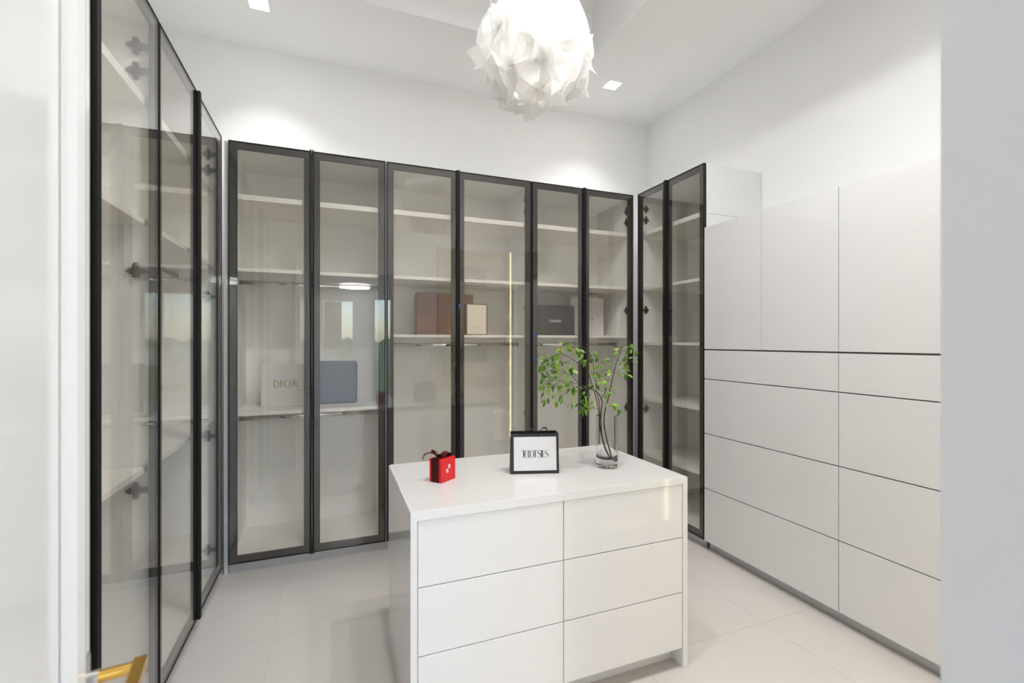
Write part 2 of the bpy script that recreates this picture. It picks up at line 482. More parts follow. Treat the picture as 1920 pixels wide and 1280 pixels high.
def wardrobe(run, u0, u1, doors, shelves, rods, label, depth, fill=None, tapes=()):
    """doors: (u0, u1, hinge side); shelves: (z, thickness); rods: z"""
    c = run.pt((u0 + u1) / 2, -depth / 2, 0)
    t = thing('glass_wardrobe', label, 'wardrobe', (c.x, c.y, 0), group=None)
    nb = -.026                                # carcass front
    P = .02
    for s in (0, 1):
        a = u0 if s == 0 else u1 - P
        obj('side_panel', run.B((a, a + P, -depth, nb, DB, DT)), 'interior', t)
    obj('back_panel', run.B((u0 + P, u1 - P, -depth, -depth + .012, DB, DT)), 'interior', t)
    obj('top_panel', run.B((u0 + P, u1 - P, -depth + .012, nb, DT - .02, DT)), 'interior', t)
    obj('bottom_panel', run.B((u0 + P, u1 - P, -depth + .012, nb, DB, DB + .04)), 'shelf', t)
    obj('toe_kick', run.B((u0, u1, -.065, -.045, 0, DB)), 'plinth', t)
    for z, th in shelves:
        obj('shelf', run.B((u0 + P + .001, u1 - P - .001, -depth + .012, -.04, z - th, z)), 'shelf', t, bevel=.0015)
    for z in rods:
        bm = bmesh.new()
        a, b_ = run.pt(u0 + P, -.26, z), run.pt(u1 - P, -.26, z)
        tube(bm, [a, b_], .0165, 14, flat=.5)
        ro = obj('hanging_rail', bm, 'chrome', t, smooth=True)
        for u in (u0 + P, u1 - P - .008):
            obj('rail_bracket', run.B((u, u + .008, -.282, -.238, z - .028, z + .028)), 'chrome', ro)
    if fill:
        obj('filler_strip', run.B((fill[0], fill[1], -.05, -.028, 0.0, DT)), 'lacquer', t)
    for d0, d1, hs in doors:
        R_ = .006
        dr = obj('door', run.B((d0, d1, -.024, 0, DB, DB + R_), (d0, d1, -.024, 0, DT - R_, DT),
                               (d0, d0 + R_, -.024, 0, DB + R_, DT - R_), (d1 - R_, d1, -.024, 0, DB + R_, DT - R_)), 'rim', t)
        g = .0005
        obj('glass_pane', run.B((d0 + R_ + g, d1 - R_ - g, -.007, -.002, DB + R_ + g, DT - R_ - g)), 'glass', dr)
        F = .052
        # mitred bronze frame behind the glass
        bm = bmesh.new()
        o_ = [(d0 + R_, DB + R_), (d1 - R_, DB + R_), (d1 - R_, DT - R_), (d0 + R_, DT - R_)]
        i_ = [(d0 + F, DB + F), (d1 - F, DB + F), (d1 - F, DT - F), (d0 + F, DT - F)]
        vv = {}
        for n in (-.022, -.008):
            vv[n] = ([bm.verts.new(run.pt(u, n, z)) for u, z in o_], [bm.verts.new(run.pt(u, n, z)) for u, z in i_])
        for k in range(4):
            k2 = (k + 1) % 4
            A0, I0 = vv[-.022]; A1, I1 = vv[-.008]
            bm.faces.new((A1[k], A1[k2], I1[k2], I1[k])); bm.faces.new((A0[k], A0[k2], I0[k2], I0[k]))
            bm.faces.new((I0[k], I0[k2], I1[k2], I1[k])); bm.faces.new((A0[k], A0[k2], A1[k2], A1[k]))
        obj('door_frame', bm, 'frame', dr)
        hu = (d1 - .013, d1) if hs == 0 else (d0, d0 + .013)
        obj('handle_profile', run.B((hu[0], hu[1], .0, .015, DB - .004, DT + .004)), 'rim', dr, bevel=.002)
        for z in (2.84, 2.735, 1.895, .975, .22):
            pu = u0 + P if hs == 0 else u1 - P - .012
            au = (u0 + P, u0 + P + .02) if hs == 0 else (u1 - P - .02, u1 - P)
            bs = [(pu, pu + .012, -.098, -.052, z - .013, z + .013), (pu, pu + .012, -.086, -.064, z - .029, z + .029),
                  (au[0], au[1], -.052, -.026, z - .009, z + .009), (pu, pu + .012, -.108, -.098, z - .006, z + .006),
                  (pu, pu + .012, -.082, -.068, z - .036, z + .036)]
            obj('hinge', run.B(*bs), 'steel', dr)
    for (u, z) in tapes:
        obj('tape_tab', run.B((u - .006, u + .006, 0.0152, .0162, z - .018, z + .018)), 'tape', t, label='small blue tape tab')
    return t

RB, RL, RR = Run('back'), Run('left'), Run('right')
G = .0015
S1, S2 = (2.625, .038), (2.113, .025)
# back wall: three pairs of doors
wardrobe(RB, -.667, .379, [(-.664, -.142, 0), (-.139, .375, 1)], [S1, S2, (1.105, .025)], [2.035, 1.03],
         'glass wardrobe at the left end of the back wall, holding pale and slate boxes', WY - .01 - YB, fill=(-.693, -.669))
wardrobe(RB, .381, 1.592, [(.385, .941, 0), (.944, 1.588, 1)], [S1, S2, (1.655, .022)], [1.573],
         'middle glass wardrobe on the back wall, mirroring the pendant, with a brown box inside', WY - .01 - YB, tapes=[(.95, 1.885)])
wardrobe(RB, 1.594, 2.636, [(1.598, 2.106, 0), (2.109, 2.632, 1)], [S1, S2, (1.655, .022)], [1.573],
         'glass wardrobe on the back wall behind the vase, holding a charcoal box', WY - .01 - YB, fill=(2.638, 2.658), tapes=[(1.606, 1.655), (1.606, 1.45)])
# left wall
wardrobe(RL, 1.205, 2.401, [(1.209, 1.812, 0), (1.815, 2.397, 1)], [S1, S2, (1.075, .025)], [2.035],
         'left glass wardrobe nearest the open white door', XL - WXL - .01)
wardrobe(RL, 2.403, 3.60, [(2.407, 3.000, 0), (3.003, 3.596, 1)], [S1, S2, (1.075, .025)], [2.035],
         'left glass wardrobe reaching into the far left corner', XL - WXL - .01)
# right wall, narrow tall one
RW0, RW1 = 2.772, 3.602
tr = wardrobe(RR, RW0 + .022, RW1, [(RW0 + .002, 3.206, 0), (3.209, 3.598, 1)], [(2.62, .038), (2.103, .025), (1.592, .025), (1.078, .025), (.57, .025)], [],
              'tall narrow glass wardrobe with open shelves between the corner and the white drawers', WXR - .01 - XR)
obj('end_panel', RR.B((RW0, RW0 + .021, -(WXR - .005 - XR), -.026, DB, 2.588), (RW0, RW0 + .021, -(WXR - .005 - XR), -.026, 2.591, DT)), 'lacquer', tr)

# ================================================================= WHITE LACQUER CABINETS (right)
def lacquer_cabinet(y0, y1, updoors, label):
    dep = WXR - .005 - XR
    c = RR.pt((y0 + y1) / 2, -dep / 2, 0)
    t = thing('drawer_cabinet', label, 'cabinet', (c.x, c.y, 0))
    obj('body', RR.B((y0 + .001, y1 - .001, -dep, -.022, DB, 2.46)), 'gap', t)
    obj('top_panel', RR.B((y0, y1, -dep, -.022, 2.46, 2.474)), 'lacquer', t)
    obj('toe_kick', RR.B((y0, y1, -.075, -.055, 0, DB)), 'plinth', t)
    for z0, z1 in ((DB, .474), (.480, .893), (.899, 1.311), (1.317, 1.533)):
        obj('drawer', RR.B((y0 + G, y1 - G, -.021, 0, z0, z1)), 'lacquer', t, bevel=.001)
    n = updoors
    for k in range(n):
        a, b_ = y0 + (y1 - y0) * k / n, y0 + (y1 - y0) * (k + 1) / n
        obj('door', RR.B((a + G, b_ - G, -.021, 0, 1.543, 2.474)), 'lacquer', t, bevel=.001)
    return t
lacquer_cabinet(1.760, 2.769, 2, 'white gloss cabinet of drawers and two doors beside the tall glass wardrobe')
lacquer_cabinet(.752, 1.759, 2, 'white gloss cabinet of drawers cut off by the grey wall return')
obj('filler', B((XR + .002, XR + .02, .482, .750, 0, 2.474)), 'lacquer')
o = bpy.data.objects['filler']; o.name = 'trim_1'; o['kind'] = 'structure'; o['label'] = 'white gloss filler panel at the end of the drawer cabinets'; o['category'] = 'panel'

# ================================================================= ISLAND
IX0, IX1, IY0, IY1, IZ = .279, 1.625, 1.80, 2.545, .94
isl = thing('island_dresser', 'white gloss island dresser with six drawers in the middle of the room', 'island', ((IX0 + IX1) / 2, (IY0 + IY1) / 2, 0))
TS = .027
# one waterfall piece: both sides and the top, with rounded outer corners
bm = bmesh.new(); rc = .014
prof = [(IX0, 0)] + [(IX0 + rc - rc * math.cos(a), IZ - rc + rc * math.sin(a)) for a in [math.pi / 2 * k / 5 for k in range(6)]]
prof += [(IX1 - rc + rc * math.sin(a), IZ - rc + rc * math.cos(a)) for a in [math.pi / 2 * k / 5 for k in range(6)]] + [(IX1, 0)]
inner = [(IX1 - TS, 0), (IX1 - TS, IZ - .038), (IX0 + TS, IZ - .038), (IX0 + TS, 0)]
loop_ = prof + inner
fr_ = [bm.verts.new((x, IY0, z)) for x, z in loop_]; bk_ = [bm.verts.new((x, IY1, z)) for x, z in loop_]
n_ = len(loop_); np_ = len(prof)
for k in range(n_):
    bm.faces.new((fr_[k], fr_[(k + 1) % n_], bk_[(k + 1) % n_], bk_[k]))
h2 = np_ // 2
for vv_ in (fr_, bk_):
    P0, I_ = vv_[:np_], vv_[np_:]            # outer left..right, inner right-bottom, right-top, left-top, left-bottom
    bm.faces.new(P0[:h2] + [I_[2], I_[3]]); bm.faces.new(P0[h2:] + [I_[0], I_[1]]); bm.faces.new([P0[h2 - 1], P0[h2], I_[1], I_[2]])
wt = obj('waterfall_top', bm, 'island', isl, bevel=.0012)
wt.data.materials.append(M['island_top_dark'])  # shade put into the colour of the top face only
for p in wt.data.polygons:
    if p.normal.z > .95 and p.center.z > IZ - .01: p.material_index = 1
obj('body', B((IX0 + TS + .001, IX1 - TS - .001, IY0 + .035, IY1 - .01, .095, IZ - .039)), 'gap', isl)
obj('back_panel', B((IX0 + TS + .001, IX1 - TS - .001, IY1 - .009, IY1 - .001, .0, IZ - .04)), 'island', isl)
obj('toe_kick', B((IX0 + TS + .001, IX1 - TS - .001, IY0 + .085, IY0 + .10, 0, .095)), 'island', isl)
ID = .944
for a, b_ in ((IX0 + TS + .003, ID - .002), (ID + .002, IX1 - TS - .003)):
    for z0, z1 in ((.100, .3690), (.3735, .6378), (.6422, .9002)):
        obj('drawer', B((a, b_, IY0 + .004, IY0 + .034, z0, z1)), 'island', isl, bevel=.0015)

# ================================================================= OPEN WHITE DOOR with lever (left foreground)
dh = Vector((-.312, .375)); de = Vector((-.417, 1.084))
dv = (de - dh); DW = dv.length; ang = math.atan2(dv.y, dv.x)
door = bpy.data.objects.new('door_1', None)
bm = bmesh.new()
# leaf in local space: x along the leaf from hinge, y = thickness (room face at y=0, towards -y = room side), z up
DH = 2.53
box(bm, 0, DW, .004, .044, .012, DH)
door = obj('door_1', bm, 'doorpaint', local=True, bevel=.002)
door.location = (dh.x, dh.y, 0); door.rotation_euler = (0, 0, ang)
door['kind'] = 'structure'; door['label'] = 'open white gloss door with a moulded panel at the left edge'; door['category'] = 'door'
def moulding(bm, x0, x1, z0, z1, w, prof):
    """picture-frame moulding, prof = [(inset, height)]"""
    rings = []
    for ins, hgt in prof:
        rings.append([bm.verts.new(p) for p in ((x0 + ins, -hgt, z0 + ins), (x1 - ins, -hgt, z0 + ins), (x1 - ins, -hgt, z1 - ins), (x0 + ins, -hgt, z1 - ins))])
    for a, b_ in zip(rings, rings[1:]):
        for k in range(4): bm.faces.new((a[k], a[(k + 1) % 4], b_[(k + 1) % 4], b_[k]))
bm = bmesh.new()
moulding(bm, .09, DW - .092, .16, 2.43, .08, [(0, -.003), (.0, .006), (.008, .014), (.025, .017), (.050, .013), (.062, .004), (.066, -.003)])
obj('panel_moulding', bm, 'doorpaint', door, local=True)
# lever
hz = 1.010; hx = DW - .068
rose = obj('lock_plate', (lambda b_: (box(b_, hx - .022, hx + .030, -.006, .0042, hz - .09, hz + .035), b_)[1])(bmesh.new()), 'chrome', door, local=True, bevel=.002)
bm = bmesh.new(); tube(bm, [(hx, -.004, hz), (hx, -.024, hz)], .0125, 20)
lev = obj('lever_handle', bm, 'chrome', door, local=True, smooth=False, label='chrome and brass lever handle')
bm = bmesh.new(); tube(bm, [(hx, -.024, hz), (hx, -.071, hz)], .0105, 20)
obj('lever_neck', bm, 'brass', lev, local=True, label='brass neck')
bm = B((hx - .125, hx + .012, -.090, -.070, hz - .012, hz + .012))
obj('lever_grip', bm, 'brass', lev, local=True, bevel=.002, label='square brass grip')

# ================================================================= LIT OPEN SHELVING on the front wall (seen only in reflections)
su = thing('open_shelving', 'open shelving with warm light strips, reflected in the middle wardrobe doors', 'shelving', (2.07, .24, 0))
SX0, SX1, SYB, SYF = 1.47, 2.655, .005, .47
obj('side_panel', B((SX0, SX0 + .025, SYB, SYF, 0, 3.05)), 'lacquer', su)
obj('side_panel', B((SX1 - .025, SX1, SYB, SYF, 0, 3.05)), 'lacquer', su)
obj('back_panel', B((SX0 + .025, SX1 - .025, SYB, SYB + .012, 0, 3.05)), 'interior', su)
for z in (.08, .48, .88, 1.28, 1.65, 2.02, 2.52, 3.05):
    sh = obj('shelf', B((SX0 + .026, SX1 - .026, SYB + .013, SYF - .03, z - .025, z), (SX0 + .026, SX1 - .026, SYF - .042, SYF - .03, z - .05, z - .025)), 'interior', su)
    if z > .2:
        obj('shelf_light', B((SX0 + .04, SX1 - .07, SYF - .058, SYF - .048, z - .030, z - .0255)), 'led', sh, label='warm light strip hidden under the shelf')
for x in (SX1 - .035,):
    obj('light_strip', B((x - .005, x + .005, SYF - .022, SYF - .014, .1, 3.0)), 'led', su, label='warm glowing light strip')

# ================================================================= DOWNLIGHTS and added fill lights
def downlight(x, y, label, ZC=ZC, watts=DOWNLIGHT_W, spread=SPREAD):
    t = thing('downlight', label, 'ceiling light', (x, y, ZC), group='square recessed ceiling lights')
    s, w = .062, .006
    obj('trim', B((x - s - w, x + s + w, y - s - w, y - s, ZC - .004, ZC - .0002), (x - s - w, x + s + w, y + s, y + s + w, ZC - .004, ZC - .0002),
                  (x - s - w, x - s, y - s, y + s, ZC - .004, ZC - .0002), (x + s, x + s + w, y - s, y + s, ZC - .004, ZC - .0002)), 'trim', t)
    obj('diffuser', B((x - s, x + s, y - s, y + s, ZC - .003, ZC - .0004)), 'lamp_on', t)
    ld = bpy.data.lights.new('downlight_lamp', 'AREA'); ld.size = .12; ld.energy = watts; ld.color = (1.0, 1.0, 1.0); ld.spread = math.radians(spread)
    lo = bpy.data.objects.new('downlight_lamp', ld); C.objects.link(lo); lo.location = (0, 0, -.006); lo.parent = t
downlight(2.43, 3.67, 'square recessed ceiling light right of the pendant, near the far right corner')
downlight(-.488, 3.69, 'square recessed ceiling light above the left glass doors, at the top edge')
downlight(.88, 1.06, 'added unseen fill light near the doorway, over the front of the island', ZC, FRONT_FILL_W, 150)  # invented fitting, throws frontal fill into the back wardrobes
downlight(1.62, 1.06, 'added unseen fill light near the lit open shelving', ZC, FRONT_FILL_W, 150)  # second invented fitting for the same frontal fill
downlight(.36, 1.38, 'added unseen fill light in the raised ceiling tray, on the wardrobe side', ZT, TRAY_FILL_W, 165)  # invented lamp out of view, evens out the room light
downlight(1.36, 1.38, 'added unseen fill light in the raised ceiling tray, on the drawer side', ZT, TRAY_FILL_W, 165)  # its invented partner, also out of view

# hall ceiling lamp
hl = thing('ceiling_lamp', 'round white ceiling lamp of the hall, reflected in the left back wardrobe', 'ceiling light', (.43, -2.85, HZ))
bm = bmesh.new(); lathe(bm, [(0, -.06), (.27, -.06), (.31, -.045), (.31, -.03), (0, -.03)], 40)
obj('diffuser', bm, 'hall_lamp', hl, local=True)
bm = bmesh.new(); lathe(bm, [(0, -.03), (.12, -.03), (.12, -.0005), (0, -.0005)], 32)
obj('base', bm, 'trim', hl, local=True)
ld = bpy.data.lights.new('hall_lamp_light', 'AREA'); ld.shape = 'DISK'; ld.size = .6; ld.energy = HALL_LAMP_W
lo = bpy.data.objects.new('hall_lamp_light', ld); C.objects.link(lo); lo.location = (0, 0, -.065); lo.parent = hl

# ================================================================= PENDANT
PC = Vector((.99, 2.20, 3.10))
pend = thing('pendant_lamp', 'large round pendant lamp of ruffled translucent white petals, lit, above the island', 'pendant lamp', (PC.x, PC.y, 3.10))
bm = bmesh.new(); tube(bm, [(0, 0, .15), (0, 0, ZT - PC.z - .001)], .006, 8); obj('cable', bm, 'trim', pend, local=True)
bm = bmesh.new(); lathe(bm, [(0, ZT - PC.z - .03), (.06, ZT - PC.z - .03), (.06, ZT - PC.z - .0005), (0, ZT - PC.z - .0005)], 24); obj('ceiling_rose', bm, 'trim', pend, local=True)
bm = bmesh.new(); tube(bm, [(0, 0, -.14), (0, 0, .16)], .012, 8); obj('stem', bm, 'trim', pend, local=True)
def petal_mesh(seed):
    """a square foil sheet curled over a sphere, two edges lifting off it, corners left pointed"""
    r = random.Random(seed); n = 11
    w, hgt = r.uniform(.115, .150), r.uniform(.115, .150)
    R0 = .225
    lift, tw, wave, ph = r.uniform(.03, .09), r.uniform(-.035, .035), r.uniform(.006, .016), r.uniform(0, 6.3)
    flare = r.uniform(.0, .05)
    bm = bmesh.new(); g = []
    for i in range(n):
        row = []
        for j in range(n):
            s, t = -1 + 2 * i / (n - 1), -1 + 2 * j / (n - 1)
            x, y = w * s * (1 - .08 * t), hgt * t
            drop = R0 - math.sqrt(max(R0 * R0 - .6 * x * x - .6 * y * y, .0025))
            z = -drop + lift * s * s + tw * s * t + flare * max(0, t) ** 2 + wave * math.sin(3.3 * s + 1.7 * t + ph)
            # pull the lifted edges inwards so the sheet keeps its length
            x *= 1 - .18 * s * s
            row.append(bm.verts.new((x, y, z)))
        g.append(row)
    for i in range(n - 1):
        for j in range(n - 1):
            bm.faces.new((g[i][j], g[i + 1][j], g[i + 1][j + 1], g[i][j + 1]))
    bmesh.ops.recalc_face_normals(bm, faces=bm.faces)
    me = bpy.data.meshes.new('petal'); bm.to_mesh(me); bm.free()
    me.materials.append(M['foil'])
    for p in me.polygons: p.use_smooth = True
    return me
pm = [petal_mesh(s) for s in range(10)]
rp_ = random.Random(21)
for NP, r0, r1 in ((8, .15, .17), (74, .210, .245)):
    for i in range(NP):
        zz = 1 - 2 * (i + .5) / NP; ph = i * math.pi * (3 - math.sqrt(5)) + rp_.uniform(-.25, .25)
        nrm = Vector((math.sqrt(1 - zz * zz) * math.cos(ph), math.sqrt(1 - zz * zz) * math.sin(ph), zz))
        o = link_mesh('petal', pm[i % 10], pend)
        q = nrm.to_track_quat('Z', 'Y')
        roll = Matrix.Rotation(rp_.uniform(0, 2 * math.pi), 4, 'Z')
        tilt = Matrix.Rotation(rp_.uniform(.05, .42), 4, 'X')
        o.matrix_local = Matrix.Translation(nrm * rp_.uniform(r0, r1)) @ q.to_matrix().to_4x4() @ roll @ tilt @ Matrix.Scale(.86 if r0 < .2 else .92, 4)
for k, (dx, dy, dz) in enumerate(((.035, .02, -.01), (-.05, -.05, -.05), (-.02, .03, -.08), (-.02, -.035, -.12))):
    bm = bmesh.new(); bmesh.ops.create_uvsphere(bm, u_segments=14, v_segments=8, radius=.020, matrix=Matrix.Translation((dx, dy, dz)))
    obj('bulb', bm, 'bulb', pend, local=True, smooth=True)
    ld = bpy.data.lights.new('pendant_light', 'POINT'); ld.energy = PENDANT_W * (.10, .22, .22, .46)[k]; ld.shadow_soft_size = .022; ld.color = (1, .975, .94)
    lo = bpy.data.objects.new('pendant_light', ld); C.objects.link(lo); lo.location = (dx, dy, dz); lo.parent = pend

# ================================================================= BOXES IN THE WARDROBES
def gift_box(name, x0, x1, y0, dep, z0, z1, mat, label, bevel=.002, lid=None, segs=2):
    t = thing(name, label, 'box', ((x0 + x1) / 2, y0 + dep / 2, z0))
    lh = lid or .0
    obj('box_base', B((x0 + .002, x1 - .002, y0 + (.002 if not lid else lid), y0 + dep, z0 + .0005, z1 - .002)), mat, t, bevel=bevel, segs=segs)
    if lid:
        obj('box_lid', B((x0, x1, y0, y0 + lid - .0005, z0 + .0005, z1)), mat, t, bevel=bevel, segs=segs)
    return t
def front_T(cx, cz, y): return lambda p: Vector((cx + p[0], y, cz + p[1]))
b1 = gift_box('gift_box', -.503, -.170, 3.91, .10, 1.105, 1.427, 'diorwhite', 'pale box with gold DIOR lettering standing in the left back wardrobe', lid=.045)
obj('lettering', text_bm('DIOR', .052, front_T(-.335, 1.278, 3.9093)), 'goldink', b1, label='gold serif lettering')
gift_box('gift_box', -.150, .187, 3.94, .09, 1.105, 1.446, 'bluebox', 'slate blue fabric box with rounded corners beside the pale DIOR box', bevel=.018, segs=4)
gift_box('gift_box', .668, 1.163, 3.95, .12, 1.655, 2.018, 'brown', 'large brown box behind the small ivory bag in the middle wardrobe', lid=.05)
gb = thing('paper_bag', 'small ivory paper bag with dark edge and GUCCI lettering, before the brown box', 'bag', (1.16, 3.86, 1.655))
obj('bag_body', B((1.066, 1.256, 3.83, 3.89, 1.6555, 1.925)), 'brownedge', gb, bevel=.001)
obj('front_panel', B((1.075, 1.247, 3.8285, 3.8298, 1.664, 1.917)), 'ivory', gb)
obj('lettering', text_bm('GUCCI', .013, front_T(1.161, 1.722, 3.828), gap=.45), 'greyink', gb, label='small grey lettering')
b2 = gift_box('gift_box', 1.765, 2.15, 3.89, .09, 1.655, 1.938, 'charcoal', 'charcoal box with white CHANEL lettering behind the branches', lid=.04)
obj('lettering', text_bm('CHANEL', .023, front_T(1.947, 1.793, 3.8893), serif=False, gap=.16), 'whiteink', b2, label='white bold lettering')
b3 = gift_box('gift_box', 2.17, 2.545, 4.0, .10, 1.655, 2.035, 'diorwhite', 'pale box with dark DIOR lettering, half hidden beside the charcoal box', lid=.04)
obj('lettering', text_bm('DIOR', .036, front_T(2.375, 1.825, 3.9993)), 'greyink', b3, label='dark serif lettering')
for (x, z, w, h_, lb) in ((1.95, 2.52, .30, .22, 'black box on a high lit shelf, seen only mirrored'), (1.95, 1.28, .30, .22, 'black box on a low lit shelf, seen only mirrored')):
    gift_box('gift_box', x, x + w, .18, .2, z, z + h_, 'blackpaper', lb, lid=.15)

# ================================================================= ON THE ISLAND
# --- paper bag
ba = math.atan2(-.071, .233)
bag = thing('shopping_bag', 'black paper shopping bag with white TOOTSIES panel standing on the island', 'bag', (.9405, 2.1045, IZ), ba)
bw, bh, bd = .1218, .198, .085       # half width, height, depth; front face at local y=0
bm = bmesh.new()
tk = .0025
def quad_prism(bm, pts, off):
    a = [bm.verts.new(p) for p in pts]; b_ = [bm.verts.new(Vector(p) + Vector(off)) for p in pts]
    bm.faces.new(a); bm.faces.new(b_[::-1])
    for k in range(4): bm.faces.new((a[k], a[(k + 1) % 4], b_[(k + 1) % 4], b_[k]))
quad_prism(bm, [(-bw, 0, .0005), (bw, 0, .0005), (bw - .001, .016, bh), (-bw + .001, .016, bh)], (0, tk, 0))
quad_prism(bm, [(-bw, bd, .0005), (bw, bd, .0005), (bw - .004, bd - .018, bh + .004), (-bw + .004, bd - .018, bh + .004)], (0, -tk, 0))
for s in (-1, 1):
    quad_prism(bm, [(s * bw, .0, .0005), (s * bw, bd, .0005), (s * (bw - .004), bd - .018, bh), (s * (bw - .001), .016, bh)], (-s * tk, 0, 0))
quad_prism(bm, [(-bw, 0, .0005), (bw, 0, .0005), (bw, bd, .0005), (-bw, bd, .0005)], (0, 0, tk))
obj('bag_body', bm, 'blackpaper', bag, local=True)
sl = .016 / bh
def bagT(p): # on the sloping front face
    z = p[1]; return Vector((p[0], z * sl - .0009, z))
bm = bmesh.new(); e_ = .0163
quad_prism(bm, [bagT((-bw + e_, e_)), bagT((bw - e_ * .8, e_)), bagT((bw - e_ * .8, bh - e_)), bagT((-bw + e_, bh - e_))], (0, -.0006, 0))
obj('front_panel', bm, 'whitepaper', bag, local=True, label='white printed panel')
bm = bmesh.new(); hh = .0355; wsc = .95
def TT(p): return bagT(((p[0] - 2.05) * hh * wsc + .001, (p[1] - .5) * hh + .098)) + Vector((0, -.0009, 0))
def lw(w): return w
def R2(pts, w):
    ribbon(bm, pts, w, TT)
th, tn = .135, .036
R2([(.35, 0), (.35, 1)], th); R2([(0, .975), (.55, .975)], tn)
for cx in (.93, 1.46):
    a = arc(cx, .5, .42, .49, 0, 360, 40); R2(a, cw(a, cx, .42, tn, th))
R2([(2.08, 0), (2.08, 1)], th); R2([(1.78, .975), (2.6, .975)], tn)
def SS(x0, sc):
    R2([(x0 + px * sc, py) for px, py in S_PTS], S_W)
SS(2.36, 1.25)
R2([(3.0, 0), (3.0, 1)], th * .9); R2([(3.17, 0), (3.17, 1)], th)
for y in (.025, .5, .975): R2([(3.17, y), (3.58, y)], tn)
SS(3.5, 1.2)
obj('lettering', bm, 'blackink', bag, local=True, label='black high contrast lettering')
# ribbon handles tied in loops above the rim
bm = bmesh.new()
def loop(pts, wdt, ydir):
    L = [bm.verts.new(Vector(p) + Vector(ydir) * wdt) for p in pts]; R = [bm.verts.new(Vector(p) - Vector(ydir) * wdt) for p in pts]
    for i in range(len(pts) - 1): bm.faces.new((L[i], R[i], R[i + 1], L[i + 1]))
loop([(.020, .022, bh - .02), (.028, .024, bh + .014), (.044, .030, bh + .026), (.060, .032, bh + .025), (.069, .028, bh + .006), (.070, .030, bh - .03)], .014, (.25, .9, .1))
loop([(-.065, .030, bh - .02), (-.056, .032, bh + .009), (-.034, .036, bh + .016), (-.014, .034, bh + .022), (-.003, .030, bh + .012), (0, .030, bh - .03)], .014, (.25, .9, .1))
hd = obj('ribbon_handle', bm, 'ribbonblack', bag, local=True, label='black ribbon handles')
mo = hd.modifiers.new('s', 'SOLIDIFY'); mo.thickness = .0015

# --- red gift box: origin at the front corner, local x along the broad face, local y along the narrow face
ra = math.atan2(.062, .084)
rb = thing('gift_box', 'small red gift box tied with a patterned ribbon on the island', 'box', (.469, 2.116, IZ), ra)
rw, rd, rh = .104, .073, .108
obj('box_body', B((0, rw, 0, rd, .0005, rh)), 'red', rb, local=True, bevel=.0025)
def ribbon_strip(bm, pts, side, wdt):
    uv = bm.loops.layers.uv.verify(); side = Vector(side).normalized() * wdt / 2
    L = [bm.verts.new(Vector(p) + side) for p in pts]; R = [bm.verts.new(Vector(p) - side) for p in pts]
    d = [0]
    for a, b_ in zip(pts, pts[1:]): d.append(d[-1] + (Vector(b_) - Vector(a)).length)
    for i in range(len(pts) - 1):
        f = bm.faces.new((L[i], R[i], R[i + 1], L[i + 1]))
        for lp, u in zip(f.loops, ((0, d[i]), (wdt, d[i]), (wdt, d[i + 1]), (0, d[i + 1]))): lp[uv].uv = (u[0] * 1.0, u[1] * 1.0)
def strip_obj(name, strips, mat, parent, th=.0012):
    bm = bmesh.new()
    for s in strips: ribbon_strip(bm, *s)
    me = bpy.data.meshes.new(name); bm.to_mesh(me); bm.free(); me.materials.append(M[mat])
    o = link_mesh(name, me, parent); mo = o.modifiers.new('s', 'SOLIDIFY'); mo.thickness = th; mo.offset = 0
    return o
yc = rd * .5; e_ = .0012
rbn = strip_obj('ribbon', [([(-e_, yc, .001), (-e_, yc, rh + e_), (rw + e_, yc, rh + e_), (rw + e_, yc, .001)], (0, 1, 0), .046)], 'ribbon', rb)
rbn['label'] = 'dark red and black patterned ribbon'
zt = rh + .002
strip_obj('bow', [
    ([(.046, yc, zt + .002), (.034, yc + .004, zt + .016), (.016, yc + .010, zt + .030), (.004, yc + .014, zt + .034), (.000, yc + .014, zt + .026), (.010, yc + .010, zt + .014), (.030, yc + .004, zt + .005), (.046, yc, zt + .003)], (.15, .95, .3), .030),
    ([(.046, yc, zt + .003), (.060, yc - .004, zt + .014), (.080, yc - .006, zt + .018), (.098, yc - .004, zt + .012), (.094, yc - .002, zt + .005), (.070, yc, zt + .003), (.046, yc, zt + .002)], (-.1, .95, .15), .030),
    ([(.040, yc + .004, zt + .006), (.012, yc + .020, zt + .022), (-.010, yc + .034, zt + .027), (-.028, yc + .044, zt + .018), (-.034, yc + .047, zt - .002)], (.2, .5, .3), .007),
    ([(.040, yc - .012, zt + .001), (.043, yc - .006, zt + .013), (.047, yc + .004, zt + .014), (.050, yc + .012, zt + .001)], (1, .2, 0), .018)], 'ribbon', rb)
bm = bmesh.new()
rT = lambda p: Vector((p[0], -.0006, p[1]))
def rbar(x, z, h_, w=.0042): ribbon(bm, [(x, z), (x, z + h_)], w, rT)
for ex, ez, foot in ((.0535, .0600, 0), (.0385, .0405, 1)):
    rbar(ex, ez, .0185, .0050); rbar(ex + .0088, ez, .0185, .0050)
    ribbon(bm, [(ex - .004, ez + (.0008 if foot == 0 else .0177)), (ex + .011, ez + (.0008 if foot == 0 else .0177))], .0018, rT)
    ribbon(bm, [(ex, ez + .0095), (ex + .0088, ez + .0095)], .0018, rT)
obj('emblem', bm, 'whiteink', rb, local=True, label='two staggered white letter marks')

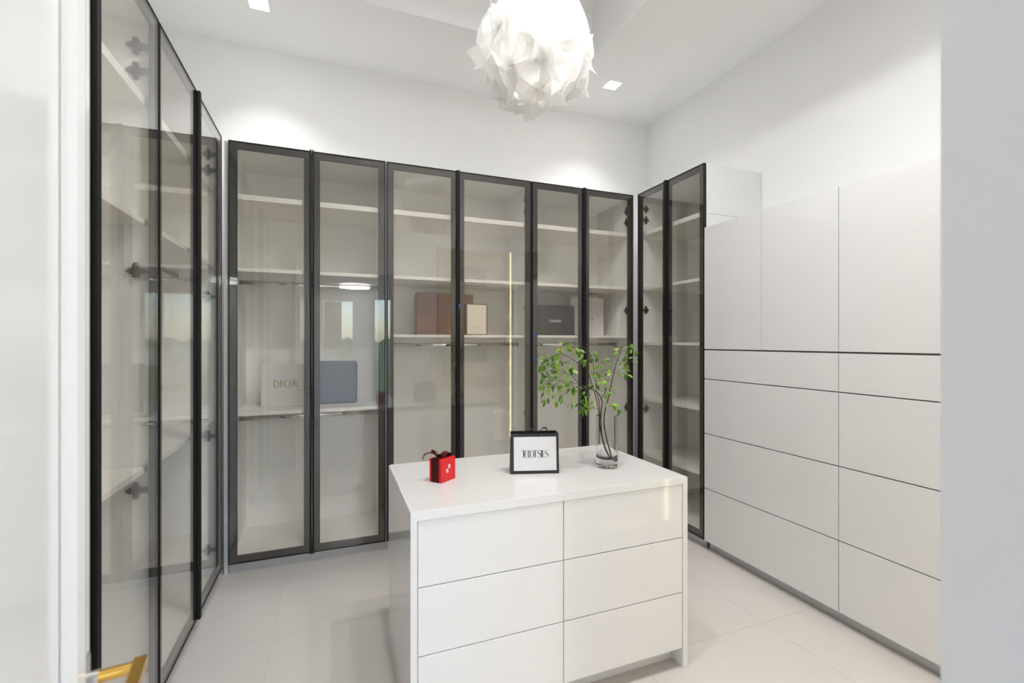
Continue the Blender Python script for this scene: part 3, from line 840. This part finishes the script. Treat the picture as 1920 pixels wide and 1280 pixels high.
# --- vase
VC = Vector((1.351, 2.092, IZ)); VR, VH = .0565, .272
bm = bmesh.new()
prof = [(0, .0006), (VR - .004, .0006), (VR, .004), (VR, .008), (VR, VH - .004), (VR, VH - .001), (VR - .001, VH), (VR - .003, VH), (VR - .0038, VH - .001), (VR - .0038, VH - .004), (VR - .0042, .070), (VR - .0043, .066), (VR - .0055, .058), (VR - .0100, .050), (VR - .022, .043), (0, .040)]
lathe(bm, prof, 64)
v = obj('vase', bm, 'vase', local=True, smooth=True)
v.location = VC
tag(v, 'tall clear glass cylinder vase with a thick base on the island', 'vase')
mo = v.modifiers.new('e', 'EDGE_SPLIT'); mo.split_angle = math.radians(40)

# --- branches
F_ = Vector((math.sin(YAW), math.cos(YAW), 0)); R_v = Vector((math.cos(YAW), -math.sin(YAW), 0)); U_ = Vector((0, 0, 1))
D0 = (VC - Vector((0, 0, 0))).dot(F_)
def bp(zx, zy, dd=0.0):
    u, w = 1000 + zx / 8, 640 + zy / 8; d = D0
    # points lie around the vase axis at their real size; dd moves them towards or away from the viewer
    return F_ * (d + dd) + R_v * ((u - 960) / FPX * (d + dd)) + U_ * ((640 - w) / FPX * (d + dd) + CAM_H)
bm = bmesh.new()
# leaf blade, folded along the midrib, unit length along +x
lv = [(0, 0, 0), (.18, .12, .03), (.42, .26, .05), (.70, .20, .03), (1, 0, -.08), (.70, -.20, .03), (.42, -.26, .05), (.18, -.12, .03), (.2, 0, 0), (.45, 0, -.005), (.72, 0, -.02)]
vs = [bm.verts.new(p) for p in lv]
for f in ((0, 8, 1), (1, 8, 9, 2), (2, 9, 10, 3), (3, 10, 4), (0, 7, 8), (7, 6, 9, 8), (6, 5, 10, 9), (5, 4, 10)):
    bm.faces.new([vs[i] for i in f])
leaf_me = bpy.data.meshes.new('leaf'); bm.to_mesh(leaf_me); bm.free(); leaf_me.materials.append(M['leaf'])
for p in leaf_me.polygons: p.use_smooth = True
rl = random.Random(5)
def smooth_path(pts, n=4):
    out_ = []
    P_ = [pts[0]] + pts + [pts[-1]]
    for i in range(1, len(P_) - 2):
        for k in range(n):
            t = k / n; a, b_, c_, d_ = P_[i - 1], P_[i], P_[i + 1], P_[i + 2]
            out_.append(0.5 * ((2 * b_) + (c_ - a) * t + (2 * a - 5 * b_ + 4 * c_ - d_) * t * t + (3 * b_ - a - 3 * c_ + d_) * t ** 3))
    out_.append(pts[-1]); return out_
leaf_count = 0
def add_leaf(br, p, d, size):
    global leaf_count
    x = d.normalized(); up = Vector((rl.uniform(-.6, .6), rl.uniform(-.9, -.1), rl.uniform(.3, 1)))
    y = up.cross(x)
    if y.length < 1e-3: y = Vector((1, 0, 0)).cross(x)
    y.normalize(); z = x.cross(y)
    m_ = Matrix((x, y, z)).transposed().to_4x4()
    o = link_mesh('leaf', leaf_me, br)
    o.matrix_local = Matrix.Translation(p - br.location) @ m_ @ Matrix.Scale(size, 4)
    leaf_count += 1
def make_branch(label, main, r0, twigs, leafy_from, step=40):
    """main: (zx, zy, dd) from the vase bottom; twigs likewise"""
    root = bp(*main[0])
    br = thing('branch', label, 'branch', root, group='leafy branches in the vase')
    pts = smooth_path([bp(*p) for p in main]); n = len(pts)
    bm = bmesh.new(); tube(bm, pts, [r0 * (1 - .78 * i / (n - 1)) for i in range(n)], 7)
    obj('stem', bm, 'bark', br, smooth=True)
    us = .00282 / 8                      # metres per traced unit
    def leaves(path, start, size=1.0):
        acc = 0; side = 1
        for a, b_ in zip(path[start:], path[start + 1:]):
            seg = (b_ - a); acc += seg.length
            if acc > step * us:
                acc = 0; side = -side
                t = seg.normalized(); n_ = t.cross(F_).normalized() * side
                d = (t * rl.uniform(.35, .9) + n_ * rl.uniform(.5, 1) + F_ * rl.uniform(-.7, .7) + Vector((0, 0, -.35)))
                add_leaf(br, b_, d, size * rl.uniform(.028, .040))
        t = (path[-1] - path[-2]); add_leaf(br, path[-1], t + Vector((0, 0, -.002)), size * rl.uniform(.034, .043))
    leaves(pts, int(n * leafy_from))
    for tw in twigs:
        tp_ = smooth_path([bp(*p) for p in tw])
        bm = bmesh.new(); tube(bm, tp_, [.0011 * (1 - .5 * i / (len(tp_) - 1)) for i in range(len(tp_))], 5)
        obj('twig', bm, 'twig', br, smooth=True)
        leaves(tp_, 1)
    return br
# depth tags: inside the vase all stems stay near its axis
make_branch('leafy branch arching far to the left from the vase',
    [(1170, 1775, .01), (1075, 1580, .0), (1005, 1300, -.01), (985, 1090, -.01), (960, 930, -.01), (920, 760, -.02), (870, 620, -.02), (835, 500, -.03), (800, 400, -.03), (740, 345, -.04), (660, 320, -.04), (560, 250, -.05), (480, 205, -.05), (400, 190, -.06), (300, 215, -.06), (230, 240, -.06), (150, 280, -.06), (115, 370, -.05)], .0034,
    [[(560, 250, -.05), (525, 320, -.06), (545, 385, -.07)], [(660, 320, -.04), (590, 360, -.06), (565, 410, -.08), (595, 450, -.08)], [(300, 215, -.06), (225, 290, -.04), (180, 360, -.02)],
     [(230, 240, -.06), (165, 215, -.09), (130, 205, -.1)], [(150, 280, -.06), (120, 400, -.04), (125, 450, -.03)], [(400, 190, -.06), (330, 290, -.09), (345, 370, -.1)],
     [(835, 500, -.03), (890, 420, .02), (950, 430, .04), (970, 480, .05)], [(480, 205, -.05), (410, 260, -.02), (390, 330, .0)], [(400, 190, -.06), (370, 240, -.03), (260, 300, .0)]], .70)
make_branch('leafy branch hanging low to the left of the vase',
    [(1155, 1765, -.005), (1060, 1560, -.01), (1022, 1300, -.02), (1015, 1080, -.02), (1030, 950, -.02), (1020, 850, -.03), (960, 765, -.04), (880, 720, -.05), (800, 670, -.06), (740, 670, -.06), (690, 635, -.07), (620, 560, -.07), (560, 500, -.08), (480, 480, -.08), (400, 440, -.08), (320, 410, -.08), (260, 430, -.08), (200, 490, -.07), (150, 550, -.06)], .0034,
    [[(800, 670, -.06), (720, 720, -.08), (640, 750, -.09), (560, 735, -.1), (450, 700, -.1), (350, 690, -.1), (250, 690, -.09), (170, 760, -.08)],
     [(560, 735, -.1), (450, 790, -.12), (330, 800, -.12), (240, 830, -.12), (190, 890, -.12)], [(690, 635, -.07), (560, 620, -.05), (430, 600, -.03), (330, 560, -.02), (220, 530, -.01)],
     [(640, 750, -.09), (590, 850, -.12), (580, 920, -.13)], [(450, 790, -.12), (430, 850, -.14)], [(330, 800, -.12), (340, 890, -.13)],
     [(800, 670, -.06), (770, 780, -.09), (755, 900, -.11), (780, 1010, -.12)], [(770, 780, -.09), (710, 850, -.06), (690, 950, -.05), (720, 1030, -.05)], [(880, 720, -.05), (840, 830, -.03), (820, 980, -.02)],
     [(330, 560, -.02), (200, 600, .01), (140, 650, .02)], [(250, 690, -.09), (150, 700, -.06)], [(640, 750, -.09), (520, 680, -.14), (400, 560, -.15), (320, 520, -.15)], [(560, 620, -.05), (470, 660, -.02), (280, 640, -.01)],
     [(700, 700, -.08), (600, 680, -.12), (540, 640, -.13)]], .62)
make_branch('straight leafy branch leaning right out of the vase',
    [(1185, 1770, .02), (1110, 1500, .02), (1062, 1250, .02), (1065, 1100, .02), (1090, 980, .02), (1130, 830, .03), (1160, 680, .03), (1190, 540, .04), (1220, 420, .04), (1260, 270, .05), (1310, 150, .05), (1340, 70, .05), (1400, 50, .05), (1470, 110, .05), (1510, 145, .05)], .0042,
    [[(1220, 420, .04), (1300, 440, .07), (1370, 425, .08)], [(1200, 480, .04), (1300, 470, .0), (1400, 490, -.02)], [(1260, 270, .05), (1310, 330, .02), (1330, 300, .01)],
     [(1310, 150, .05), (1390, 130, .02), (1430, 85, .01)], [(1310, 150, .05), (1400, 240, .08), (1500, 285, .1)], [(1260, 270, .05), (1215, 240, .07)], [(1340, 70, .05), (1285, 110, .08)],
     [(1220, 420, .04), (1160, 460, .01)], [(1095, 960, .02), (1200, 975, -.01), (1280, 1015, -.02)], [(1130, 830, .03), (1185, 730, .06)], [(1400, 240, .08), (1400, 330, .09)], [(1310, 150, .05), (1260, 160, .02)],
     [(1110, 900, .02), (1120, 920, .0), (1160, 940, -.01)]], .80, step=46)
make_branch('thin leafy branch arching highest behind the others in the vase',
    [(1165, 1778, .03), (1050, 1540, .03), (995, 1250, .03), (1000, 1080, .03), (985, 900, .04), (950, 750, .05), (925, 560, .06), (905, 420, .07), (890, 280, .07), (830, 150, .08), (760, 90, .08), (690, 60, .08), (600, 20, .08), (520, 12, .08), (440, 50, .08), (400, 120, .08), (375, 185, .08)], .0028,
    [[(890, 280, .07), (950, 245, .1), (950, 200, .11)], [(830, 150, .08), (760, 180, .05), (700, 170, .04), (590, 140, .03)], [(760, 90, .08), (660, 85, .11)],
     [(1020, 850, .05), (1100, 720, .06), (1080, 560, .06), (1060, 400, .07), (1052, 280, .07), (1095, 290, .06)], [(1060, 430, .07), (985, 370, .09), (920, 300, .1)], [(1078, 540, .06), (1095, 590, .04)],
     [(925, 560, .06), (960, 640, .09), (905, 665, .1)], [(905, 420, .07), (950, 520, .04), (960, 500, .03)], [(950, 750, .05), (985, 700, .02), (960, 640, .0)], [(1000, 1000, .03), (900, 1010, .02), (850, 950, .02)],
     [(985, 900, .04), (1050, 800, .02), (1100, 770, .01)], [(690, 60, .08), (690, 150, .06), (720, 240, .05)], [(830, 150, .08), (860, 230, .1), (800, 300, .11)]], .70)
